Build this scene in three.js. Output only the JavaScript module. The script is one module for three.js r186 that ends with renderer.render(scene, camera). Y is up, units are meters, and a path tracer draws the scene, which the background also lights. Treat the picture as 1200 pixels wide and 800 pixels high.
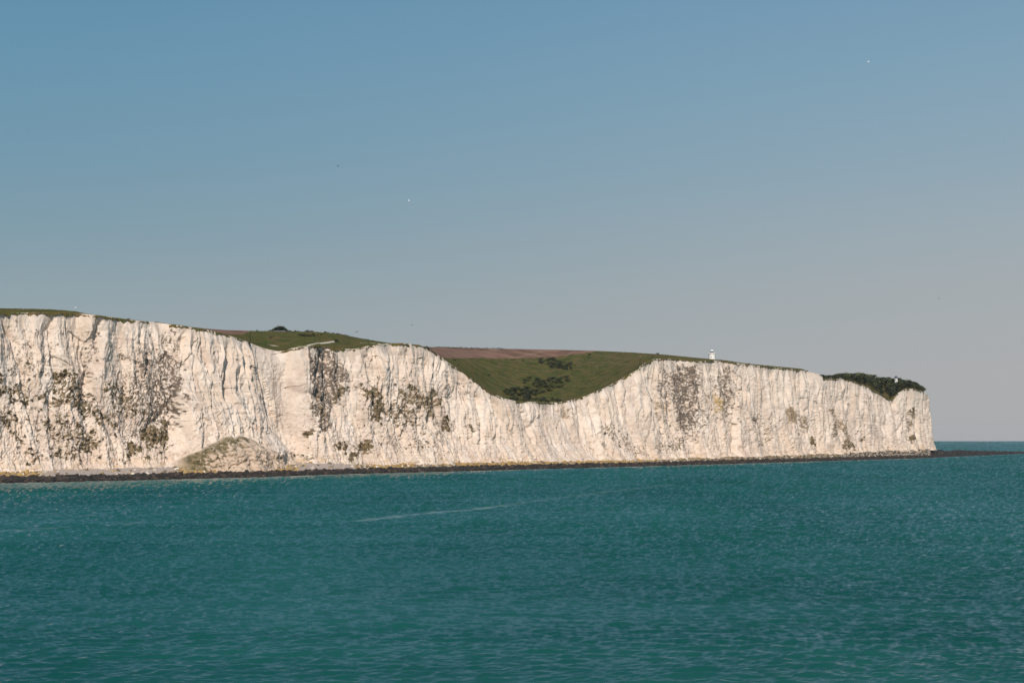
import * as THREE from 'three';
import { createNoise2D, createNoise3D } from 'simplex-noise';
import { mergeGeometries } from 'three/addons/utils/BufferGeometryUtils.js';

// ---------------------------------------------------------------- camera, sky, sun, exposure
const EYE = 25, F = 1700, HZ = 514;               // eye height (m), focal length and level line in photo pixels (1200 x 800)
const scene = new THREE.Scene();
const camera = new THREE.PerspectiveCamera(2 * Math.atan(400 / F) * 180 / Math.PI, 1.5, 1, 40000);
camera.position.set(0, EYE, 0);
camera.lookAt(0, EYE, -100);
camera.setViewOffset(1200, 800, 0, 400 - HZ, 1200, 800);   // level lens shifted up
camera.updateProjectionMatrix();

const lin = (c) => { c /= 255; return c <= 0.04045 ? c / 12.92 : ((c + 0.055) / 1.055) ** 2.4; };
const SKY = [[-90, 172, 172, 172], [0.4, 173, 173, 173], [2.5, 167, 171, 173], [5.8, 154, 167, 173], [10.5, 131, 160, 177], [14, 118, 155, 178], [16.8, 109, 149, 177], [28, 96, 138, 168], [50, 84, 126, 158], [90, 76, 116, 150]];
function skyTexture() {
  const w = 1024, h = 1024, d = new Float32Array(w * h * 4);
  for (let j = 0; j < h; j++) {
    const el = (j + 0.5) / h * 180 - 90;
    let k = 0; while (k < SKY.length - 2 && SKY[k + 1][0] < el) k++;
    const a = SKY[k], b = SKY[k + 1], t = Math.min(1, Math.max(0, (el - a[0]) / (b[0] - a[0])));
    for (let i = 0; i < w; i++) {
      const az = ((i + 0.5) / w - 0.5) * 2 * Math.PI;      // direction x = cos, z = sin
      const side = Math.cos(az) * 0.9;                      // air grows paler towards +x
      const pale = Math.tanh(2.3 * side) * Math.min(1, el / 8);
      for (let c = 0; c < 3; c++) {
        let v = lin(a[c + 1] + (b[c + 1] - a[c + 1]) * t);
        v *= 1 + pale * [0.36, 0.16, 0.09][c];
        d[(j * w + i) * 4 + c] = v;
      }
      d[(j * w + i) * 4 + 3] = 1;
    }
  }
  const tex = new THREE.DataTexture(d, w, h, THREE.RGBAFormat, THREE.FloatType);
  tex.mapping = THREE.EquirectangularReflectionMapping;
  tex.magFilter = THREE.LinearFilter; tex.minFilter = THREE.LinearFilter; tex.wrapS = THREE.RepeatWrapping;
  tex.needsUpdate = true;
  return tex;
}
scene.background = skyTexture();
scene.environment = scene.background;

const sun = new THREE.DirectionalLight(new THREE.Color().setRGB(1, 0.88, 0.775), 3.85);
{
  const az = 0 * Math.PI / 180, el = 33 * Math.PI / 180;   // behind the camera, raking along the coast
  sun.position.set(Math.sin(az) * Math.cos(el) * 3000, Math.sin(el) * 3000, Math.cos(az) * Math.cos(el) * 3000 - 1300);
  sun.target.position.set(0, 0, -1300);
  sun.castShadow = true;
  Object.assign(sun.shadow.camera, { left: -1500, right: 1500, top: 900, bottom: -900, near: 100, far: 8000 });
  sun.shadow.mapSize.set(4096, 4096);
  scene.add(sun, sun.target);
}
const renderer = new THREE.WebGLRenderer({ antialias: true });
renderer.toneMapping = THREE.LinearToneMapping;
renderer.toneMappingExposure = 1.0;
renderer.shadowMap.enabled = true;

// ---------------------------------------------------------------- helpers
let seed = 20177;
const rnd = () => { seed |= 0; seed = seed + 0x6D2B79F5 | 0; let t = Math.imul(seed ^ seed >>> 15, 1 | seed); t = t + Math.imul(t ^ t >>> 7, 61 | t) ^ t; return ((t ^ t >>> 14) >>> 0) / 4294967296; };
const n2 = createNoise2D(rnd), n3 = createNoise3D(rnd);
const clamp = (x, a = 0, b = 1) => Math.min(b, Math.max(a, x));
const mix = (a, b, t) => a + (b - a) * t;
const smooth = (a, b, x) => { const t = clamp((x - a) / (b - a)); return t * t * (3 - 2 * t); };
const mix3 = (a, b, t) => [mix(a[0], b[0], t), mix(a[1], b[1], t), mix(a[2], b[2], t)];
function table(pts) {             // piecewise linear [x, y] ...
  return (x) => {
    if (x <= pts[0][0]) { const [a, b] = pts; return a[1] + (b[1] - a[1]) * (x - a[0]) / (b[0] - a[0]); }
    let k = 0; while (k < pts.length - 2 && pts[k + 1][0] < x) k++;
    const a = pts[k], b = pts[k + 1];
    return a[1] + (b[1] - a[1]) * (x - a[0]) / (b[0] - a[0]);
  };
}
const soft = (f, w) => (x) => { let v = 0; for (let k = -3; k <= 3; k++) v += f(x + k * w / 3); return v / 7; };
const fbm2 = (x, y, o = 4) => { let v = 0, a = 1, s = 0; for (let k = 0; k < o; k++) { v += a * n2(x, y); s += a; a *= 0.5; x = x * 2.03 + 17.1; y = y * 2.03 - 9.3; } return v / s; };
const toPx = (p) => [600 + F * p[0] / -p[2], HZ - F * (p[1] - EYE) / -p[2]];
const numbered = (() => { const used = {}; return (n) => { const k = used[n] = (used[n] ?? -1) + 1; return k ? `${n}_${String(k).padStart(3, '0')}` : n; }; })();
function put(o, name, data) { o.name = numbered(name); o.userData = data; o.castShadow = o.receiveShadow = true; scene.add(o); return o; }
function grid(cols, rows, at) {    // at(i, j) -> { p:[x,y,z], c:[r,g,b], n? }
  const pos = new Float32Array(cols * rows * 3), col = new Float32Array(cols * rows * 3); let nor = null;
  for (let i = 0; i < cols; i++) for (let j = 0; j < rows; j++) {
    const v = at(i, j), k = (i * rows + j) * 3;
    pos[k] = v.p[0]; pos[k + 1] = v.p[1]; pos[k + 2] = v.p[2];
    col[k] = v.c[0]; col[k + 1] = v.c[1]; col[k + 2] = v.c[2];
    if (v.n) { nor ??= new Float32Array(cols * rows * 3); nor[k] = v.n[0]; nor[k + 1] = v.n[1]; nor[k + 2] = v.n[2]; }
  }
  const g = new THREE.BufferGeometry();
  g.setAttribute('position', new THREE.BufferAttribute(pos, 3));
  g.setAttribute('color', new THREE.BufferAttribute(col, 3));
  if (nor) g.setAttribute('normal', new THREE.BufferAttribute(nor, 3));
  return g;
}
function quads(cols, rows, keep = () => true) {
  const idx = [];
  for (let i = 0; i < cols - 1; i++) for (let j = 0; j < rows - 1; j++) {
    if (!keep(i, j)) continue;
    const a = i * rows + j, b = a + 1, c = a + rows, d = c + 1;
    idx.push(a, c, d, a, d, b);
  }
  return idx;
}
const vmat = (rough, extra = {}) => new THREE.MeshPhysicalMaterial({ vertexColors: true, roughness: rough, side: THREE.DoubleSide, ...extra });

// ---------------------------------------------------------------- the coast, read off the photograph
const yWater = soft(table([[-220, 572], [0, 566], [100, 564], [200, 561.5], [300, 559], [400, 555.5], [500, 553], [600, 550.5], [700, 547.8], [800, 545], [900, 542.2], [1000, 539.2], [1095, 536.5], [1150, 534.3], [1200, 531.4], [1260, 529]]), 30);
const yFoot = soft(table([[-220, 557], [0, 553.5], [40, 553], [60, 550.5], [130, 549.5], [195, 547], [215, 548.5], [250, 550], [300, 549], [335, 547], [352, 543.5], [400, 542], [418, 544.5], [440, 544.5], [500, 544], [600, 542], [700, 540.3], [760, 538.5], [800, 537], [900, 534.3], [1000, 530.2], [1060, 527.6], [1095, 526]]), 8);
const yTop = table([[-220, 368], [-60, 367.5], [0, 366.8], [40, 366], [70, 366.3], [100, 368], [120, 370], [145, 374], [180, 377.5], [200, 380], [235, 385], [250, 388.5], [262, 391.5], [280, 397], [300, 405], [312, 409], [325, 411.5], [335, 411], [345, 407.5], [358, 406], [372, 404.5], [385, 406.5], [400, 408.7], [414, 408.8], [424, 407], [430, 405.2], [447, 404], [452, 402.5], [470, 402], [490, 404], [500, 407], [512, 415], [526, 425.5], [540, 434.5], [552, 443], [562, 451.5], [575, 460], [590, 466.5], [605, 470], [625, 471], [652, 471.5], [664, 470], [684, 464.5], [695, 460], [705, 455.8], [720, 448.5], [735, 440], [749, 432], [751, 428.5], [757, 424.5], [763, 423], [766, 420.5], [780, 420], [800, 421], [820, 423.4], [838, 422.3], [850, 423.5], [880, 427.6], [920, 431.5], [935, 433], [950, 436], [961, 439], [965, 443.5], [985, 444], [997, 445.5], [1010, 451], [1022, 457], [1034, 462.5], [1042, 468], [1047, 466.8], [1053, 460], [1061, 455.6], [1070, 455.3], [1080, 458.5], [1087, 463], [1100, 470]]);
const ySky = table([[-220, 362.5], [0, 361.2], [60, 362.4], [88, 364.6], [105, 369], [145, 374], [200, 380.5], [232, 384.3], [262, 386.5], [300, 387.5], [370, 388.5], [400, 391.5], [420, 396], [440, 399.3], [458, 402.2], [480, 405.8], [500, 406.9], [520, 406.9], [600, 408.2], [660, 409.3], [700, 410.6], [740, 412.6], [780, 415.5], [820, 419.4], [850, 422.2], [880, 426.5], [940, 432], [965, 442.5], [1000, 443.5], [1030, 446.5], [1060, 451], [1075, 454], [1086, 460], [1100, 466]]);
const run = soft(table([[-220, 60], [80, 60], [150, 90], [240, 230], [300, 270], [420, 280], [500, 480], [560, 620], [660, 660], [720, 480], [780, 170], [850, 90], [1090, 80]]), 30);
const dWater = (x) => EYE * F / (yWater(x) - HZ);
const apron = table([[-220, 60], [0, 60], [300, 66], [600, 82], [900, 118], [1095, 145]]);
const dFoot = soft((x) => dWater(x) + apron(x), 40);
const planAt = (x, d) => [(x - 600) / F * d, -d];
// outward swing of the face in plan (m): slow fall, then a sharp step out where the next buttress catches the sun
const swing = table([[-220, 0], [-30, 2], [20, -1], [50, -2.5], [58, 1.5], [85, 1], [112, -6], [122, 2], [150, 1], [160, -2], [166, 1], [186, 0], [214, -9], [226, 3], [262, 3.5], [292, 3], [316, 2], [327, -6], [332, -15], [342, -16], [362, -14.5], [370, -1], [392, 2], [405, -3], [411, 2], [432, -1.5], [440, 2.5], [462, 1], [478, -4], [486, 2.5], [520, 1], [545, -2], [565, -6], [573, 1], [600, 1.5], [622, 1], [632, -2.5], [640, 1], [662, 0], [680, -4.5], [688, 1], [703, -4.5], [712, 2.5], [738, -1], [749, -4.5], [758, 3], [784, 3], [797, -1], [817, -8], [826, 2.5], [842, 1.5], [862, -5], [870, 2], [884, 0.5], [890, 2], [920, -1], [930, 1.5], [952, -1.5], [962, -4.5], [968, 1.5], [990, 1], [1000, -1.5], [1012, 1.5], [1028, -1], [1040, -5], [1050, -4.5], [1058, 1.5], [1075, 1], [1095, 0]]);
const sw = soft(swing, 3.5);

const S0 = -200, S1 = 1091, CORNER = 90;             // columns by photo x; past S1 the headland turns away
const NS = 2041, NT = 301;
const col = [];                                        // per column: foot, normal, arc length, top
{
  const foot = [];
  for (let i = 0; i < NS; i++) {
    const s = S0 + (S1 + CORNER - S0) * i / (NS - 1);
    if (s <= S1) foot.push([s, ...planAt(s, dFoot(s))]);
    else {                                             // heading swings from along-coast to straight away
      const p = foot[foot.length - 1], q = foot[foot.length - 2], u = clamp((s - S1) / 14);
      const st = 1.7 * (S1 + CORNER - S0) / (NS - 1) / 0.58;
      const h0 = foot.h0 ??= Math.atan2(p[1] - q[1], -(p[2] - q[2]));
      const h = mix(h0, 0.17, smooth(0, 1, u));
      foot.push([s, p[1] + Math.sin(h) * st, p[2] - Math.cos(h) * st]);
    }
  }
  const W = 40; let arc = 0;
  for (let i = 0; i < NS; i++) {
    const a = foot[Math.max(0, i - W)], b = foot[Math.min(NS - 1, i + W)];
    let tx = b[1] - a[1], tz = b[2] - a[2]; const l = Math.hypot(tx, tz); tx /= l; tz /= l;
    if (i) arc += Math.hypot(foot[i][1] - foot[i - 1][1], foot[i][2] - foot[i - 1][2]);
    col.push({ s: foot[i][0], f: [foot[i][1], foot[i][2]], n: [-tz, tx], arc });
  }
}
const setback = (c) => (c.s < 700 ? 20 : mix(20, 9, smooth(700, 1080, c.s))) * (1 + 0.18 * n2(c.arc / 90, 3.3));
for (const c of col) {
  const x = Math.min(c.s, S1);
  const d = Math.hypot(0, c.f[1]);
  c.sb = setback(c);
  c.m = c.s <= S1 ? sw(x) : 0;
  c.ef = c.s <= S1 ? EYE - (yFoot(x) - HZ) * d / F : col.find((q) => q.s > S1 - 1).ef;
  c.top = [c.f[0] + c.n[0] * (c.m * 0.85 - c.sb), c.f[1] + c.n[1] * (c.m * 0.85 - c.sb)];
  c.tx = 600 + F * c.top[0] / -c.top[1];
  c.td = -c.top[1];
  c.te = c.s <= S1 ? EYE + (HZ - yTop(c.tx)) * c.td / F : null;
}
{ // tops on the hidden side of the corner keep the height of the last visible one
  const last = col.filter((c) => c.te !== null).pop(); for (const c of col) if (c.te === null) c.te = last.te - (c.s - S1) * 0.03;
}
const lean = (t, a) => { const k = 0.34 + 0.1 * n2(a / 70, 8.1); const q = 0.56; return t < k ? q * (t / k) ** 0.92 : q + (1 - q) * (t - k) / (1 - k); };
const mound = soft(table([[0, 0], [196, 0], [214, 9], [232, 15], [252, 21.5], [266, 24.5], [280, 23.5], [296, 19], [312, 13], [330, 7], [350, 0], [2000, 0]]), 13);
const colAt = (s) => { const k = clamp((s - S0) / (S1 + CORNER - S0), 0, 1) * (NS - 1), i = Math.min(NS - 2, Math.floor(k)), u = k - i, a = col[i], b = col[i + 1]; const m = (f) => mix(f(a), f(b), u); return { s, f: [m((c) => c.f[0]), m((c) => c.f[1])], n: [m((c) => c.n[0]), m((c) => c.n[1])], arc: m((c) => c.arc), sb: m((c) => c.sb), m: m((c) => c.m), ef: m((c) => c.ef), te: m((c) => c.te) }; };
const onSlip = (s) => smooth(196, 206, s) * smooth(352, 344, s), fanOut = (s) => smooth(200, 222, s) * smooth(352, 326, s);
const flute = soft(table([[-220, 0.5], [195, 0.55], [222, 1], [322, 1.05], [332, 0.3], [360, 0.3], [368, 0.7], [410, 0.7], [425, 1], [560, 1], [580, 0.75], [680, 0.75], [700, 1.15], [2000, 1.3]]), 8);
function basePoint(c, t) {        // the face without its relief
  const y = c.ef + t * (c.te - c.ef), w = mix(mix(0.6, 0.1, onSlip(c.s)), 0.85, smooth(0.05, 0.45, t));
  const off = c.m * w - c.sb * lean(t, c.arc) + 13 * fanOut(c.s) * (1 - t) * smooth(0, 0.15, t);
  return [c.f[0] + c.n[0] * off, y, c.f[1] + c.n[1] * off];
}
function onFace(px, py) {         // photo pixel -> (arc length, height) on the face
  let s = px + 10, t = 0.5;
  for (let k = 0; k < 40; k++) {
    const c = colAt(s), q = toPx(basePoint(c, t));
    s += (px - q[0]) * 0.7;
    t += (q[1] - py) / 1.0 * (-q[1] + py > 0 ? 1 : 1) * (1 / Math.max(20, F * (c.te - c.ef) / -c.f[1]));
    t = clamp(t, 0, 1.05);
  }
  const c = colAt(s); return [c.arc, c.ef + t * (c.te - c.ef)];
}

// ---------------------------------------------------------------- stains, painted shade and plants on the face (outlines read off the photograph, placed on the rock)
const PLANT = 0, GREY = 1, EARTH = 2, OCHRE = 3;  // GREY: lichen stain plus the shade of facets and grooves, in colour
const patch = (kind, dens, ...xy) => { const poly = []; for (let k = 0; k < xy.length; k += 2) poly.push(onFace(xy[k], xy[k + 1])); const xs = poly.map((p) => p[0]), ys = poly.map((p) => p[1]); return { kind, dens, poly, box: [Math.min(...xs) - 9, Math.max(...xs) + 9, Math.min(...ys) - 9, Math.max(...ys) + 9] }; };
const rect = (kind, dens, x0, y0, x1, y1) => patch(kind, dens, x0, (y0 + y1) / 2, (x0 + x1) / 2, y0, x1, (y0 + y1) / 2, (x0 + x1) / 2, y1);
const patches = [
  patch(PLANT, 0.56, 0, 441, 16, 453, 36, 464, 61, 462, 70, 434, 86, 437, 102, 458, 121, 484, 137, 497, 130, 506, 110, 488, 77, 480, 55, 472, 27, 472, 0, 462),
  patch(PLANT, 0.6, -60, 440, 0, 441, 0, 462, -60, 455),
  patch(PLANT, 0.62, 0, 478, 12, 486, 22, 503, 24, 519, 14, 516, 4, 494, 0, 490),
  patch(PLANT, 0.4, 53, 490, 75, 486, 95, 500, 100, 520, 92, 536, 55, 533, 62, 515),
  patch(PLANT, 0.58, 94, 508, 108, 503, 122, 512, 118, 526, 100, 528),
  patch(PLANT, 0.8, 147, 522, 154, 517, 161, 524, 158, 535, 149, 534),
  patch(PLANT, 0.78, 165, 506, 180, 498, 201, 500, 203, 516, 192, 525, 172, 524),
  rect(PLANT, 0.7, 165, 532, 180, 539), patch(PLANT, 0.45, 30, 532, 46, 530, 48, 546, 36, 546),
  patch(PLANT, 0.4, 122, 452, 150, 450, 160, 470, 150, 490, 130, 480),
  patch(GREY, 0.2, 126, 440, 150, 402, 178, 392, 216, 388, 218, 470, 208, 512, 160, 528, 125, 500), patch(GREY, 0.5, 150, 458, 163, 432, 182, 420, 190, 470, 182, 505, 166, 500, 156, 480),
  patch(GREY, 0.68, 186, 417, 204, 411, 214, 428, 213, 470, 205, 506, 188, 503, 181, 450),
  patch(PLANT, 0.12, 0, 428, 60, 420, 140, 440, 205, 500, 205, 540, 0, 545), patch(GREY, 0.06, 10, 380, 110, 380, 100, 430, 0, 440),
  patch(GREY, 0.6, 162, 419, 170, 416, 171, 438, 163, 442),
  patch(GREY, 0.34, 100, 420, 116, 378, 119, 378, 114, 430, 104, 466, 96, 462),  // dark stripe down the gully: groove shade put into the colour
  patch(GREY, 0.3, 24, 420, 36, 400, 40, 420, 32, 445, 20, 440),
  rect(PLANT, 0.85, 355, 502, 368, 519),
  patch(GREY, 0.68, 363, 414, 372, 406, 383, 408, 396, 422, 407, 440, 405, 460, 399, 471, 388, 480, 386, 497, 378, 507, 371, 502, 362, 480, 360, 445),
  patch(PLANT, 0.6, 394, 452, 405, 452, 404, 470, 395, 470), patch(PLANT, 0.55, 371, 470, 378, 465, 379, 505, 372, 503),
  patch(PLANT, 0.8, 388, 521, 398, 519, 408, 523, 404, 530, 394, 528),
  patch(PLANT, 0.95, 406, 541, 409, 530, 421, 525, 427, 516, 433, 520, 432, 529, 421, 531, 411, 539),
  patch(PLANT, 0.78, 421, 457, 432, 452, 440, 448, 447, 464, 449, 481, 443, 497, 436, 492, 433, 472, 423, 466),
  patch(PLANT, 0.14, 415, 440, 530, 445, 535, 525, 420, 530), patch(PLANT, 0.62, 466, 455, 486, 454, 500, 466, 512, 457, 519, 474, 511, 491, 495, 481, 480, 471, 467, 466),
  patch(PLANT, 0.45, 440, 480, 470, 470, 490, 490, 488, 500, 460, 495),
  patch(PLANT, 0.5, 474, 489, 490, 489, 492, 499, 476, 499), patch(PLANT, 0.7, 518, 489, 527, 489, 528, 504, 519, 504),
  patch(PLANT, 0.34, 478, 512, 516, 512, 516, 520, 480, 521), rect(PLANT, 0.75, 542, 496, 556, 504), patch(PLANT, 0.36, 340, 530, 362, 526, 366, 545, 346, 546),
  patch(GREY, 0.25, 536, 444, 548, 447, 556, 460, 552, 472, 540, 468), patch(EARTH, 0.3, 650, 478, 668, 476, 672, 490, 655, 490),  // grey one: shade of a turned facet put into the colour
  patch(GREY, 0.17, 768, 430, 826, 424, 832, 500, 815, 520, 775, 510), patch(GREY, 0.15, 832, 430, 868, 428, 870, 500, 835, 495), patch(GREY, 0.72, 786, 441, 799, 427, 816, 429, 820, 441, 820, 475, 816, 501, 795, 502, 789, 471),
  patch(GREY, 0.36, 771, 440, 788, 436, 790, 480, 776, 482), patch(EARTH, 0.5, 760, 461, 768, 470, 784, 474, 785, 484, 768, 482),
  patch(PLANT, 0.4, 766, 520, 786, 516, 800, 512, 800, 524, 770, 528), patch(GREY, 0.3, 790, 500, 818, 500, 812, 520, 800, 516),
  patch(GREY, 0.58, 839, 441, 848, 430, 858, 428, 861, 474, 852, 484, 841, 476), patch(OCHRE, 0.55, 834, 466, 846, 464, 847, 482, 836, 482), rect(PLANT, 0.75, 851, 480, 864, 489),
  patch(EARTH, 0.85, 919, 480, 928, 476, 934, 485, 932, 498, 926, 496, 920, 487), patch(EARTH, 0.55, 936, 489, 942, 488, 948, 502, 942, 504),
  patch(EARTH, 0.6, 971, 479, 978, 480, 990, 498, 1000, 513, 993, 513, 980, 494), patch(PLANT, 0.55, 975, 495, 982, 496, 982, 512, 976, 512),
  rect(PLANT, 0.95, 948, 512, 957, 523), patch(PLANT, 0.7, 987, 518, 994, 515, 1002, 520, 1001, 527, 988, 527), rect(PLANT, 0.95, 1007, 512, 1016, 519),
  rect(PLANT, 0.95, 1065, 477, 1073, 488), patch(PLANT, 0.45, 1064, 487, 1070, 487, 1069, 503, 1064, 503), rect(PLANT, 0.95, 1067, 509, 1076, 518),
  patch(PLANT, 0.3, 700, 500, 720, 500, 760, 530, 740, 534), patch(PLANT, 0.28, 880, 490, 900, 486, 905, 520, 885, 524),
];
function inPoly(poly, x, y) { let c = false; for (let i = 0, j = poly.length - 1; i < poly.length; j = i++) { const a = poly[i], b = poly[j]; if ((a[1] > y) !== (b[1] > y) && x < (b[0] - a[0]) * (y - a[1]) / (b[1] - a[1]) + a[0]) c = !c; } return c; }
function facePatches(a, y) {         // what grows, sticks or is painted as shade at this place: amounts by kind
  const out = [0, 0, 0, 0];
  const wx = a + 3.5 * n2(a / 14 + 9, y / 14) + 2.6 * n2(a / 7, y / 7) + 1.2 * n2(a / 2.6, y / 2.6), wy = y + 3.5 * n2(a / 14 + 70, y / 14) + 2.6 * n2(a / 7 + 40, y / 7) + 1.2 * n2(a / 2.6 + 40, y / 2.6);
  for (const p of patches) {
    if (a < p.box[0] || a > p.box[1] || y < p.box[2] || y > p.box[3] || !inPoly(p.poly, wx, wy)) continue;
    out[p.kind] = Math.max(out[p.kind], p.dens);
  }
  return out;
}

// ---------------------------------------------------------------- relief of the chalk
const distG = (line, x, z) => { let m = 1e9; for (let k = 0; k < line.length - 1; k++) { const [a, b] = line[k], [c, d] = line[k + 1], t = clamp(((x - a) * (c - a) + (z - b) * (d - b)) / ((c - a) ** 2 + (d - b) ** 2)); m = Math.min(m, Math.hypot(x - a - t * (c - a), z - b - t * (d - b))); } return m; };
const groove = (d, w, ...xy) => { const l = []; for (let k = 0; k < xy.length; k += 2) l.push(onFace(xy[k], xy[k + 1])); const xs = l.map((p) => p[0]), ys = l.map((p) => p[1]), m = w * 2.6 + 2; return { d, w, l, box: [Math.min(...xs) - m, Math.max(...xs) + m, Math.min(...ys) - m, Math.max(...ys) + m] }; };
const grooves = [groove(5, 3.2, 118, 374, 113, 410, 106, 445, 103, 462), groove(2.6, 2.4, 60, 370, 56, 395, 50, 440), groove(2.4, 1.8, 165, 386, 163, 402, 172, 418, 168, 440), groove(4.2, 2.8, 214, 388, 215, 430, 206, 505), groove(3, 2.2, 563, 466, 566, 497, 566, 526),
  groove(3.6, 2.4, 610, 479, 620, 500, 630, 527), groove(3.8, 3.4, 663, 490, 670, 505, 677, 524), groove(3.6, 3, 691, 475, 695, 495, 705, 520, 722, 534), groove(2.8, 2.6, 720, 455, 735, 490, 750, 525), groove(2.6, 2.2, 866, 430, 864, 470, 862, 528), groove(3, 2.4, 478, 407, 480, 440),
  groove(3.4, 2.2, 376, 410, 372, 440, 374, 480, 378, 505), groove(2.2, 2, 972, 478, 985, 500, 1000, 520), groove(2, 2, 1030, 462, 1034, 500), groove(2, 2, 905, 432, 903, 485), groove(2.2, 2, 985, 447, 990, 490), groove(2.6, 2, 1063, 462, 1066, 520), groove(2, 2, 250, 390, 256, 430, 270, 470), groove(2, 2, 285, 403, 292, 450, 302, 492),
  groove(3, 2.2, 430, 412, 434, 455), groove(2, 1.8, 20, 400, 30, 440, 42, 470), groove(2, 1.8, 45, 480, 48, 530), groove(2.2, 2, 450, 406, 456, 440), groove(2, 2, 742, 436, 744, 478), groove(2.2, 2, 935, 436, 934, 480), groove(2, 2, 1012, 456, 1014, 500), groove(2, 2, 542, 446, 548, 470)];
const hash = (i, j, k) => { let h = Math.imul(i, 374761393) + Math.imul(j, 668265263) + Math.imul(k, 2147483629) | 0; h = Math.imul(h ^ h >>> 13, 1274126177); return ((h ^ h >>> 16) >>> 0) / 4294967296; };
function scars(a, y, w, h, salt) {                    // flat scars left by rock falls, each tilted its own way
  const u = a / w, v = y / h, iu = Math.floor(u), iv = Math.floor(v); let best = 9, bi = 0, bj = 0, bx = 0, by = 0;
  for (let i = iu - 1; i <= iu + 1; i++) for (let j = iv - 1; j <= iv + 1; j++) {
    const x = i + 0.15 + 0.7 * hash(i, j, salt), z = j + 0.15 + 0.7 * hash(i, j, salt + 1), d = (u - x) ** 2 + (v - z) ** 2;
    if (d < best) { best = d; bi = i; bj = j; bx = u - x; by = v - z; }
  }
  return (hash(bi, bj, salt + 2) - 0.5) * 0.7 + bx * (hash(bi, bj, salt + 3) - 0.5) * 2.2 + by * (hash(bi, bj, salt + 4) - 0.6) * 1.2;
}
function cellTone(a, y, w, h, salt) {
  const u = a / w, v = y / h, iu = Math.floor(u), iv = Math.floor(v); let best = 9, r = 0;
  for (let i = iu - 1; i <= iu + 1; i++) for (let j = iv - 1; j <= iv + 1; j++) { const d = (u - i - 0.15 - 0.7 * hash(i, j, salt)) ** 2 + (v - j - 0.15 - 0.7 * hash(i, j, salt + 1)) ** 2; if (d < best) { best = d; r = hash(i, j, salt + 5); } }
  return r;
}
function relief(c, t, y) {
  const a = c.arc, low = 1 - smooth(0.25, 0.6, t), edge = mix(1, 0.2, smooth(0.86, 1, t));
  const wob = 4 * n2(a / 45, y / 60) + 1.3 * n2(a / 11, y / 20);
  const u = a + wob, up = smooth(0.1, 0.55, t);
  let gv = 0; for (const g of grooves) { if (a < g.box[0] || a > g.box[1] || y < g.box[2] || y > g.box[3]) continue; const dd = distG(g.l, a + 0.9 * n2(a / 5, y / 6) + 0.5 * wob * 0.3, y) / g.w; gv = Math.max(gv, g.d * Math.exp(-dd * dd)); }
  const rid = (x, yy, z) => 1 - 2 * Math.abs(n3(x, yy, z));         // sharp crests, rounded chutes
  const fl = 1.05 * flute(c.s), tallR = smooth(620, 740, c.s), vs = mix(1, 2.4, tallR), sc = mix(1, 0.5, tallR);
  let d = 3.2 * n3(u / 36, y / 170, 1.5);
  d -= 3.6 * (1 - Math.abs(n3(u / 46, y / 190, 7.7))) ** 10 * smooth(0.02, 0.3, t);
  d += fl * mix(0.9, 1.6, up) * rid(u / 17, y / (75 * vs), 3.1);
  d -= fl * 1.6 * (1 - Math.abs(n3(u / 19, y / 100, 12.2))) ** 6;
  d += fl * mix(0.7, 0.95, up) * rid(u / 7.5, y / (30 * vs), 5.9) - fl * 0.9 * (1 - Math.abs(n3(u / 8.5, y / 46, 21))) ** 5;
  d += (0.12 + 0.34 * fl) * rid(u / 3.1, y / (13 * vs), 9.4);
  d += 0.26 * n3(u / 1.4, y / 5, 19) + 1.7 * sc * scars(u, y + 0.3 * a, 13, 24, 11) + 0.5 * sc * scars(u * 1.0 + 0.2 * y, y, 4.2, 7, 29);
  d += (0.2 + 0.5 * low) * rid(a / 6, y / 11, 14) * 0.8 + (0.14 + 0.3 * low) * rid(a / 2.6, y / 4.2, 17);
  d += mix(0.08, 0.04, smooth(500, 700, c.s)) * n2(y / 1.15, a / 70) + mix(0.17, 0.08, smooth(500, 700, c.s)) * n2(y / 3.4 + 50, a / 90);
  return d * edge - gv * (1 - 0.8 * smooth(0.9, 1, t));
}
const CHALK = [0.785, 0.69, 0.60], CREAM = [0.72, 0.58, 0.465], OLD = [0.53, 0.435, 0.375], PLANTC = [0.105, 0.088, 0.045], PLANTB = [0.23, 0.165, 0.098], GREYC = [0.095, 0.078, 0.064], EARTHC = [0.30, 0.225, 0.15], OCH = [0.46, 0.32, 0.13];
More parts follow.
